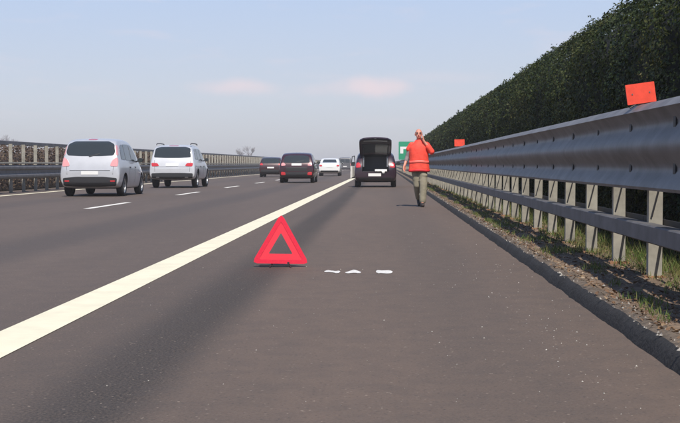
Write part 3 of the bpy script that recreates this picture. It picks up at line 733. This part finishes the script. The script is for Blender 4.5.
def hb_rear(lens, extra=(), dark=True, plate_z=.80):
    r = [('rear_window', 'glass', [(-.69, 1.06), (-.63, 1.37), (-.4, 1.43), (.4, 1.43), (.63, 1.37), (.69, 1.06), (.3, 1.03), (-.3, 1.03)], False, 1, .011),
         ('tail_light', lens, [(.56, .90), (.80, .88), (.79, 1.02), (.68, 1.06), (.60, 1.00)], True, 1, .012),
         ('number_plate', 'plate', [(-.26, plate_z), (.26, plate_z), (.26, plate_z + .11), (-.26, plate_z + .11)], False, 0, .014)]
    if dark: r.append(('lower_bumper', 'black', [(-.74, .34), (-.74, .54), (-.3, .57), (.3, .57), (.74, .54), (.74, .34), (.3, .29), (-.3, .29)], False, 1, .010))
    return r + list(extra)
ws_ = [(-.62, 1.0), (-.54, 1.36), (.54, 1.36), (.62, 1.0)]
MR = scaled(hb, 1.045, 1.0, 1.05)
car('hatchback', 'maroon hatchback with dark tailgate and white number plate, largest car in the slow lane', TRAFFIC, (-4.52, 64.5, 0), MR, 'maroon', .925, (.72, 3.28), .315,
    [[(y, z * 1.05) for y, z in p] for p in hbw],
    hb_rear('pink_lens', [('bumper_reflector', 'red_lens', [(.56, .40), (.80, .40), (.80, .58), (.58, .56)], True, 1, .016), ('tailgate_panel', 'black', [(-.52, .62), (-.56, .82), (.56, .82), (.52, .62)], False, 1, .010),
     ('rear_wiper', 'black', [(0, 1.09), (.02, 1.08), (.36, 1.16), (.35, 1.175)], False, 0, .018)], True, .90), .2, (2.45, 1.06), None, ws_)
car('hatchback', 'dark claret hatchback between the silver off-roader and the maroon hatchback', TRAFFIC, (-8.45, 93, 0), hb, 'brownred', .885, (.72, 3.28), .31, hbw, hb_rear('red_lens', (), True, .66), .2, (2.45, 1.02), None, ws_)
car('hatchback', 'white car mostly hidden behind the dark claret and maroon hatchbacks', TRAFFIC, (-9.25, 116, 0), scaled(hb, 1, 1, 1.04), 'white', .885, (.72, 3.28), .31, [[(y, z * 1.04) for y, z in p] for p in hbw], hb_rear('red_lens'), .2, (2.45, 1.02), None, ws_)
# --- white saloon
sd = [(0.0, .46, .60, .74, .74, .76, .70), (.05, .34, .86, .97, .82, .85, .80), (.14, .26, .94, 1.03, .84, .87, .82), (.50, .22, .96, 1.07, .85, .885, .84), (.85, .2, .96, 1.26, .85, .89, .85), (1.25, .2, .96, 1.41, .85, .89, .85),
      (1.9, .19, .95, 1.44, .85, .89, .85), (2.5, .19, .94, 1.36, .85, .89, .85), (3.0, .19, .92, 1.12, .85, .885, .84), (3.35, .2, .88, .98, .84, .87, .82), (4.0, .22, .8, .88, .80, .84, .76), (4.35, .26, .66, .74, .74, .76, .66), (4.48, .36, .52, .58, .58, .6, .54)]
car('saloon', 'white saloon with dark rear window right of the maroon hatchback', TRAFFIC, (-4.42, 101, 0), scaled(sd, 1, 1, 1.02), 'white', .89, (.86, 3.56), .31,
    [[(.95, 1.06), (1.25, 1.31), (1.75, 1.34), (1.75, 1.03)], [(1.82, 1.03), (1.82, 1.34), (2.35, 1.31), (2.8, 1.05), (2.78, 1.0)]],
    [('rear_window', 'glass', [(-.60, 1.10), (-.50, 1.35), (.50, 1.35), (.60, 1.10)], False, 1, .006), ('tail_light', 'red_lens', [(.56, .80), (.80, .78), (.80, .93), (.60, .92)], True, 1, .012),
     ('number_plate', 'plate', [(-.26, .70), (.26, .70), (.26, .81), (-.26, .81)], False, 0, .014), ('lower_bumper', 'black', [(-.72, .32), (-.72, .46), (.72, .46), (.72, .32)], False, 1, .010)], .24, (2.62, 1.02), None, ws_)
# --- small dark van far ahead
vn = [(0.0, .44, .7, 1.0, .80, .82, .78), (.03, .36, 1.0, 1.62, .84, .87, .84), (.08, .28, 1.05, 1.80, .86, .885, .85), (.3, .26, 1.05, 1.85, .86, .89, .86), (1.2, .24, 1.05, 1.87, .86, .89, .86), (2.3, .22, 1.04, 1.85, .86, .89, .86),
      (2.75, .22, 1.02, 1.66, .86, .89, .86), (3.2, .22, 1.0, 1.26, .86, .88, .85), (3.6, .24, .9, 1.0, .82, .85, .80), (4.0, .28, .7, .80, .74, .76, .7), (4.12, .4, .6, .66, .6, .62, .56)]
car('small_van', 'dark grey van farthest ahead, between the white saloon and the open-booted car', TRAFFIC, (-5.25, 168, 0), vn, 'grey', .89, (.7, 3.3), .32,
    [[(2.1, 1.1), (2.1, 1.65), (2.5, 1.62), (3.0, 1.2), (2.98, 1.08)]],
    [('rear_window', 'glass', [(-.64, 1.14), (-.62, 1.62), (-.04, 1.62), (-.04, 1.14)], False, 1, .006), ('rear_window', 'glass', [(.04, 1.14), (.04, 1.62), (.62, 1.62), (.64, 1.14)], False, 1, .006),
     ('tail_light', 'pink_lens', [(.72, .75), (.83, .75), (.83, 1.05), (.72, 1.05)], True, 1, .012), ('number_plate', 'plate', [(-.26, .6), (.26, .6), (.26, .71), (-.26, .71)], False, 0, .014)], .08, (2.95, 1.15), None, [(-.66, 1.1), (-.62, 1.6), (.62, 1.6), (.66, 1.1)])

# --- the broken-down car with its boot open
def stranded():
    a0 = [(-.56, -.6), (-.56, .9), (.56, .9), (.56, -.6)]
    v = [(x, y, z) for z in (.66,) for x, y in a0] + [(x * .96, y, 1.40) for x, y in a0]
    box = (v, [(3, 2, 1, 0), (4, 5, 6, 7), (0, 1, 5, 4), (1, 2, 6, 5), (2, 3, 7, 6), (3, 0, 4, 7)])
    s2 = scaled(hb, 1.01, 1, 1.0)
    root, body, bvh = car('broken_down_car', 'dark plum hatchback stopped on the hard shoulder with its tailgate raised', None, (-.36, 52.3, 0), s2, 'plum', .895, (.72, 3.28), .31, hbw,
        [('tail_light', 'red_lens', [(.60, .84), (.82, .82), (.81, 1.02), (.70, 1.06), (.62, .98)], True, 1, .012),
         ('number_plate', 'plate', [(-.30, .47), (.24, .47), (.24, .59), (-.30, .59)], False, 0, .016),
         ('lower_bumper', 'black', [(-.70, .30), (-.70, .42), (.70, .42), (.70, .30)], False, 1, .010)], .2, (2.45, 1.0), None, ws_, cutbox=box)
    for s in (-1, 1):
        MB().box(s * .50 - .025, s * .50 + .025, .30, .33, .86, 1.30, .01).build('boot_side_strip', 'rim', root)  # narrow pale upright strip at each side of the boot opening
        MB().tube([(s * .50, .28, 1.24), (s * .50, -.12, 1.66)], [.012, .012], 8).build('gas_strut', 'black', root)
    MB().box(-.53, .53, .10, .88, .66, .675).build('boot_floor', 'trim', root)
    MB().box(-.50, .50, .84, .88, .68, 1.28, .02).build('rear_seat_back', 'trim', root)
    # tailgate: a curved plate swung up about the roof edge
    hinge = Vector((0, .40, 1.40)); tip = Vector((0, -.40, 2.06)); ax = tip - hinge; nrm = Vector((0, ax.z, -ax.y)).normalized()   # points up and back over the roof
    def pt(u, t, o=0.):
        w = .655 + .02 * math.sin(min(1, t * 1.15) * math.pi * .8) - (.16 * max(0, (t - .8) / .2) ** 2)
        bow = .075 * math.sin(t * math.pi) - .05 * (u * u)
        return hinge + ax * t + Vector((u * w, 0, 0)) - nrm * (-bow) + nrm * o
    def plate(name, m, u0, u1, t0, t1, o0, o1, parent, nu=10, nt=10):
        v = []; f = []
        for o in (o0, o1):
            for j in range(nt + 1):
                for i in range(nu + 1): v.append(pt(u0 + (u1 - u0) * i / nu, t0 + (t1 - t0) * j / nt, o))
        q = nu + 1; N = q * (nt + 1)
        for j in range(nt):
            for i in range(nu):
                a = j * q + i; f += [(a, a + 1, a + q + 1, a + q), (N + a, N + a + q, N + a + q + 1, N + a + 1)]
        for i in range(nu): f += [(i, N + i, N + i + 1, i + 1), (N - q + i, N - q + i + 1, 2 * N - q + i + 1, 2 * N - q + i)]
        for j in range(nt): a = j * q; b = a + nu; f += [(a, a + q, N + a + q, N + a), (b, N + b, N + b + q, b + q)]
        return MB().add(v, f).build(name, m, parent, smooth=True, angle=40)
    tg = plate('tailgate', 'plum', -1, 1, 0, 1, -.012, .05, root)
    plate('tailgate_window', 'glass', -.82, .82, .10, .56, -.022, -.010, tg)
    plate('tailgate_lining', 'trim', -.86, .86, .62, .93, -.034, -.010, tg)
    plate('sunlit_lip_strip', 'rim', -.74, .74, .77, .87, -.044, -.032, tg)  # sunlit lip of the lining, its brightness put into a paler strip
    plate('tailgate_catch', 'black', -.08, .08, .94, .985, -.04, -.01, tg)
    # driver's door standing ajar, its pale inner lining towards the rear
    dr = MB().box(-.02, .02, -1.0, 0, .36, .92, .012).build('door', 'plum', root, loc=(-.90, 2.55, 0)); dr.rotation_euler = (0, 0, R(-9))
    MB().box(.021, .045, -.97, -.05, .40, .88, .01).build('door_lining', 'cloth', dr)
    MB().box(-.022, .022, -1.02, -1.001, .38, .90).build('door_edge', 'cloth', dr)
    MB().tube([(0, -.98, .92), (0.02, -.85, 1.30), (.04, -.45, 1.33), (0, -.02, .95)], .018, 6).build('window_frame', 'black', dr)
    # white cloth over the boot sill
    v = []; f = []; n = 14
    for j in range(6):
        for i in range(n + 1):
            x = -.02 + .50 * i / n; w = .018 * math.sin(i * 1.3 + j)
            y, z = [(.30, .700), (.16, .705), (.07, .715), (.035, .70), (.005, .66), (-.006, .60)][j]
            drop = 0 if j < 4 else (-.06 if .28 < x < .40 else .03)
            v.append((x, y + w * .6 + (-.01 if j > 3 else 0), z + abs(w) + drop * (1 if j == 5 else .4)))
    for j in range(5):
        for i in range(n): a = j * (n + 1) + i; f.append((a, a + 1, a + n + 2, a + n + 1))
    c = MB().add(v, f).build('white_cloth', 'cloth', None, (-.36, 52.25, .03), True); tag(c, 'crumpled white cloth lying over the sill of the open boot', 'cloth')
    sol = c.modifiers.new('s', 'SOLIDIFY'); sol.thickness = .012; bake(c)
stranded()

# ------------------------------------------------------------------ person in the hi-vis vest
def remeshed(mb, name, m, parent, voxel, it=6):
    o = mb.build(name, m, parent)
    r = o.modifiers.new('r', 'REMESH'); r.mode = 'VOXEL'; r.voxel_size = voxel
    s = o.modifiers.new('s', 'SMOOTH'); s.factor = .5; s.iterations = it
    bake(o); o.data.materials.clear(); o.data.materials.append(M[m]); o.data.shade_smooth(); return o
def person():
    root = empty('person', (.80, 28.7, 0)); tag(root, 'bald person in orange-red hi-vis vest and khaki trousers walking on the hard shoulder', 'person')
    b = MB()
    Lh, Lk, La = (.085, 0, .92), (.10, -.10, .50), (.075, -.13, .09)      # leg on the right of the picture, planted
    Rh, Rk, Ra = (-.085, 0, .92), (-.045, .02, .50), (.005, .30, .17)     # trailing leg, heel lifted
    Ls, Le, Lw = (.175, .0, 1.41), (.285, -.13, 1.26), (.105, -.145, 1.50)
    Rs, Re, Rw = (-.175, .0, 1.41), (-.265, .03, 1.15), (-.335, -.09, .94)
    b.limb([(0, 0, .95), (0, 0, 1.10), (0, .0, 1.28), (0, .0, 1.40)], [.13, .125, .15, .13])
    b.limb([Ls, (0, 0, 1.42), Rs], [.06, .10, .06])
    b.limb([Lh, Lk, La], [.088, .062, .042]); b.limb([Rh, Rk, Ra], [.088, .062, .042])
    b.limb([Ls, Le, Lw], [.055, .042, .028]); b.limb([Rs, Re, Rw], [.055, .042, .028])
    b.limb([La, (.08, -.26, .035)], [.04, .03]); b.limb([Ra, (.01, .22, .045)], [.04, .03])
    b.limb([(0, .01, 1.42), (0, -.015, 1.56)], [.065, .058])
    # head: skull, jaw, nose, ears
    hc = Vector((-.01, -.035, 1.665))
    b.ball(hc + Vector((0, .008, .012)), (.078, .098, .104), 20, 14); b.ball(hc + Vector((0, -.04, -.055)), (.056, .060, .062), 16, 10)
    b.limb([hc + Vector((0, -.092, .01)), hc + Vector((0, -.112, -.022))], [.010, .016], 8)
    for s in (-1, 1): b.ball(hc + Vector((s * .080, .012, -.008)), (.012, .022, .033)); b.ball(hc + Vector((s * .034, -.074, .022)), (.022, .020, .010))
    b.ball(hc + Vector((0, -.088, -.052)), (.024, .014, .010))
    def hand(w, d, up, palm_w, curl):
        w = Vector(w); d = Vector(d).normalized(); up = Vector(up).normalized(); side = d.cross(up).normalized()
        k = w + d * .085
        for i, (o, L) in enumerate(((-.030, .062), (-.010, .074), (.010, .070), (.030, .055))):
            base = k + side * o; b.limb([w + side * o * .6, base], [.019, .013], 8)
            p1 = base + (d + up * curl * .5).normalized() * L * .5; p2 = p1 + (d + up * curl * 1.6).normalized() * L * .5
            b.limb([base, p1, p2], [.0115, .0095, .0075], 8)
        t0 = w + d * .025 - side * .03; t1 = t0 - side * .028 + d * .035 + up * .008
        b.limb([t0, t1, t1 + d * .03 + up * .012], [.016, .012, .009], 8)
    hand(Rw, (-.12, -.28, -1), (.5, -.3, .1), .08, .5)
    hand(Lw, (-.22, .05, 1), (-.8, .25, -.1), .08, .35)
    remeshed(b, 'body', 'skin', root, .0075, 3)
    for s in (-1, 1):
        MB().ball(hc + Vector((s * .032, -.086, .004)), (.013, .006, .006), 10, 6).build('eye', 'eye', root, smooth=True)
        MB().tube([hc + Vector((s * .014, -.094, .027)), hc + Vector((s * .036, -.094, .033)), hc + Vector((s * .058, -.078, .026))], [.005, .006, .004], 6).build('eyebrow', 'hair', root, smooth=True)
    MB().tube([hc + Vector((-.022, -.098, -.056)), hc + Vector((0, -.104, -.054)), hc + Vector((.022, -.098, -.056))], .004, 6).build('mouth', 'vest_dark', root)
    h = MB()
    for s in (-1, 1): h.limb([hc + Vector((s * .070, .01, .03)), hc + Vector((s * .066, .05, -.01)), hc + Vector((s * .045, .085, -.02))], [.016, .020, .022], 8)
    h.limb([hc + Vector((.045, .085, -.02)), hc + Vector((0, .10, -.02)), hc + Vector((-.045, .085, -.02))], [.022, .022, .022], 8)
    remeshed(h, 'hair', 'hair', root, .008, 2)
    # trousers
    t = MB(); t.limb([(-.06, 0, .93), (.06, 0, .93)], [.128, .128]); t.limb([(-.05, 0, 1.0), (.05, 0, 1.0)], [.12, .12])
    t.limb([Lh, Lk], [.108, .090]); t.limb([Lk, (.082, -.122, .14)], [.090, .078]); t.limb([Rh, Rk], [.105, .086]); t.limb([Rk, (.0, .275, .21)], [.086, .074])
    for z, q in ((.72, .012), (.60, -.01), (.40, .012), (.28, -.012)): t.ball((.095 + q, -.09 - (.5 - z) * .05, z), (.092, .085, .05))
    remeshed(t, 'trousers', 'khaki', root, .011, 5)
    # shirt sleeves
    s1 = MB(); s1.limb([Rs, Re, (Rw[0] * .4 + Re[0] * .6, -.02, 1.06)], [.060, .052, .047]);  remeshed(s1, 'shirt_sleeve', 'shirt', root, .011, 4)
    # vest with a loose hem, the raised sleeve goes with it
    v = MB(); prof = [(.80, .235, .16), (.84, .242, .165), (.95, .228, .16), (1.05, .215, .152), (1.18, .222, .155), (1.30, .232, .155), (1.38, .222, .145), (1.44, .175, .12), (1.49, .105, .095), (1.53, .078, .08)]
    n = 40; vv = []; ff = []
    for z, wx, wy in prof:
        for k in range(n):
            a = 2 * math.pi * k / n; fold = 1 + .035 * math.sin(a * 7 + z * 9) * (1 - min(1, max(0, (z - .8) / .6)) * .6)
            vv.append((wx * fold * math.copysign(abs(math.cos(a)) ** .85, math.cos(a)), wy * fold * math.copysign(abs(math.sin(a)) ** .85, math.sin(a)) - .01, z + .008 * math.sin(a * 3)))
    for i in range(len(prof) - 1):
        for k in range(n): ff.append((i * n + k, i * n + (k + 1) % n, (i + 1) * n + (k + 1) % n, (i + 1) * n + k))
    vest = v.add(vv, ff).build('vest', 'vest', root, smooth=True)
    so_ = vest.modifiers.new('s', 'SUBSURF'); so_.levels = 1; sd_ = vest.modifiers.new('t', 'SOLIDIFY'); sd_.thickness = .008; bake(vest)
    sl2 = MB(); sl2.limb([(.14, 0, 1.41), Ls, Le], [.078, .078, .068]); sl2.limb([Le, (.20, -.15, 1.37)], [.068, .058])
    remeshed(sl2, 'vest_sleeve', 'vest', root, .011, 5)
    cap = MB().limb([(-.14, 0, 1.41), Rs, (-.235, .01, 1.32)], [.075, .07, .066]); remeshed(cap, 'vest_sleeve', 'vest', root, .011, 4)
    def band(z0, z1, m, nm, grow):
        vv = []; ff = []
        for z in (z0, z1):
            for k in range(n):
                a = 2 * math.pi * k / n; wx = np.interp(z, [p[0] for p in prof], [p[1] for p in prof]); wy = np.interp(z, [p[0] for p in prof], [p[2] for p in prof])
                fold = 1 + .035 * math.sin(a * 7 + z * 9) * (1 - min(1, max(0, (z - .8) / .6)) * .6)
                vv.append(((wx + grow) * fold * math.copysign(abs(math.cos(a)) ** .85, math.cos(a)), (wy + grow) * fold * math.copysign(abs(math.sin(a)) ** .85, math.sin(a)) - .01, z + .008 * math.sin(a * 3)))
        for k in range(n): ff.append((k, (k + 1) % n, n + (k + 1) % n, n + k))
        o = MB().add(vv, ff).build(nm, m, vest, smooth=True); q = o.modifiers.new('t', 'SOLIDIFY'); q.thickness = .004; bake(o)
    band(1.00, 1.06, 'vest_band', 'reflective_band', .007); band(.805, .85, 'vest_dark', 'hem', .006)
    # shoes
    for (a, toe, nm) in ((La, (.085, -.29, .04), 0), (Ra, (.012, .19, .045), 1)):
        s = MB(); s.limb([(a[0], a[1] + .05, a[2] - .045), (a[0], a[1] - .03, a[2] - .035), toe], [.046, .05, .04]); s.limb([a, (a[0], a[1] + .02, a[2] - .02)], [.05, .05])
        remeshed(s, 'shoe', 'shoe', root, .009, 4)
person()

# ------------------------------------------------------------------ warning triangle
def triangle():
    root = empty('warning_triangle', (-.985, 11.85, 0)); tag(root, 'red reflective warning triangle standing on the hard shoulder beside the edge line', 'warning triangle')
    root.rotation_euler = (0, 0, R(4))
    hh, w, zb = .485, .275, .032
    def ring(o0, o1, y0, y1):
        def tri(o):         # inset triangle with clipped corners
            s = math.hypot(w, hh); 
            ap = (0, zb + hh - o * s / w); kx = w - o * (hh + s) / hh * 1.0 * (w / w) * (w / hh) if False else None
            zb_ = zb + o; top = zb + hh - o * s / w; half = (top - zb_) * w / hh
            c = .10 if o < .02 else .05
            P = [(-half, zb_), (half, zb_), (0, top)]; out = []
            for i in range(3):
                p, a, b = Vector(P[i]), Vector(P[i - 1]), Vector(P[(i + 1) % 3])
                for t in (0, .5, 1):
                    q0 = p + (a - p) * c; q1 = p + (b - p) * c; m = (q0 * (1 - t) ** 2 + p * 2 * t * (1 - t) + q1 * t * t); out.append((m.x, m.y))
            return out
        A, B = tri(o0), tri(o1); n = len(A); m = MB()
        v = [(x, y0, z) for x, z in A] + [(x, y0, z) for x, z in B] + [(x, y1, z) for x, z in A] + [(x, y1, z) for x, z in B]; f = []
        for i in range(n):
            j = (i + 1) % n; f += [(i, j, n + j, n + i), (2 * n + i, 3 * n + i, 3 * n + j, 2 * n + j), (i, 2 * n + i, 2 * n + j, j), (n + i, n + j, 3 * n + j, 3 * n + i)]
        return m.add(v, f)
    ring(0, .040, -.008, .008).build('reflector_frame', 'tri_red', root)
    ring(.0405, .094, -.004, .004).build('fluorescent_panel', 'tri_inner', root)
    for (z0, z1) in ((.0, .0),): pass
    for s in (-1, 1):
        MB().tube([(s * .085, .004, .045), (s * .085, 0, .018), (s * .10, -.11, .006)], .005, 6).build('leg', 'bolt', root)
        MB().tube([(s * .085, .004, .045), (s * .075, .02, .018), (s * .06, .12, .006)], .005, 6).build('leg', 'bolt', root)
    MB().box(-.20, .12, -.011, .011, .006, .020, .004).build('base_bar', 'bolt', root)
    MB().box(.065, .085, -.013, .013, .012, .05, .003).build('clip', 'bolt', root)
    root.rotation_euler = (0, R(1), R(4))
triangle()

# ------------------------------------------------------------------ worn marks painted on the hard shoulder
marks = ((-.468, [(-.078, .03), (-.05, .17), (-.02, .10), (.03, .06), (.06, .10), (.078, -.04), (.05, -.20), (.015, -.10), (-.03, -.05), (-.06, -.08)], 'worn white road mark nearest the warning triangle'),
         (-.278, [(-.08, -.10), (-.03, .08), (0, .22), (.03, .12), (.08, -.06), (.06, -.18), (.01, -.10), (-.04, -.19)], 'worn white road mark in the middle of the row of three'),
         (.002, [(-.078, .06), (-.06, .18), (-.01, .12), (.04, .16), (.078, .08), (.072, -.12), (.04, -.20), (-.02, -.14), (-.065, -.17)], 'worn white road mark farthest from the warning triangle'))
for x, poly, lab in marks:
    p = densify(chaikin(poly, 2), .02); n = len(p)
    v = [(a + random.uniform(-.003, .003), b + random.uniform(-.01, .01), 0) for a, b in p] + [(a * .5, b * .5, 0) for a, b in p] + [(0, 0, 0)]
    f = [(i, (i + 1) % n, n + (i + 1) % n, n + i) for i in range(n)] + [(n + i, n + (i + 1) % n, 2 * n) for i in range(n)]
    tag(MB().add(v, f).build('road_mark', 'mark', None, (x, 11.32, .004)), lab, 'road mark', 'white marks on the hard shoulder')

# ------------------------------------------------------------------ red panels clipped on the guard rail
def panel(x, y, z, w, h, roll, yaw, label):
    root = empty('delineator', (x, y, z)); tag(root, label, 'marker panel', 'orange-red panels on the guard rail')
    pl = MB().box(-w / 2, w / 2, -.006, .006, .012, .012 + h, .004).build('panel', 'orange', root)
    for q in (-1, 1): MB().tube([(q * w * .3, -.010, .012 + h * .5), (q * w * .3, -.005, .012 + h * .5)], .006, 8).build('rivet', 'zinc', pl)
    MB().box(-.035, .02, .007, .03, -.02, .10, .004).build('bracket', 'zinc', root)
    MB().tube([(-.02, .01, .02), (-.10, -.01, -.012)], .007, 6).build('clip', 'bolt', root)
    root.rotation_euler = (0, R(roll), R(yaw))
panel(1.985, 9.72, 1.435, .225, .155, -8, 4, 'near orange-red panel clipped on top of the guard rail')
panel(1.985, 33.0, 1.435, .265, .18, -1, 2, 'far small orange-red panel on the guard rail beside the walking person')

# ------------------------------------------------------------------ green direction sign beyond the person
def sign():
    root = empty('road_sign', (2.75, 140, 0)); tag(root, 'green direction sign with white lettering behind the walking person', 'road sign')
    MB().box(-1.12, 1.25, -.02, .02, 1.45, 3.48, .06).build('sign_board', 'green', root)
    for x in (-.7, .8): MB().tube([(x, .06, 0), (x, .06, 3.3)], .045, 8).build('post', 'zinc', root)
    MB().box(-.95, .95, -.028, -.0215, 2.65, 2.92).build('white_band', 'signwhite', root)
    MB().box(-.95, -.60, -.028, -.0215, 2.15, 2.645).build('white_band', 'signwhite', root)
sign()

# ------------------------------------------------------------------ spring haze
def haze():
    o = MB().box(-1300, 1300, -60, FAR + 40, -1.2, 12).build('haze', None)
    m = bpy.data.materials.new('haze'); m.use_nodes = True; t = m.node_tree; t.nodes.remove(t.nodes['Principled BSDF'])
    p = t.nodes.new('ShaderNodeVolumePrincipled'); p.inputs['Color'].default_value = (.90, .88, .89, 1); p.inputs['Density'].default_value = .0007; p.inputs['Anisotropy'].default_value = 0
    t.links.new(p.outputs[0], t.nodes['Material Output'].inputs['Volume']); o.data.materials.append(m); tag(o, kind='stuff')
haze()
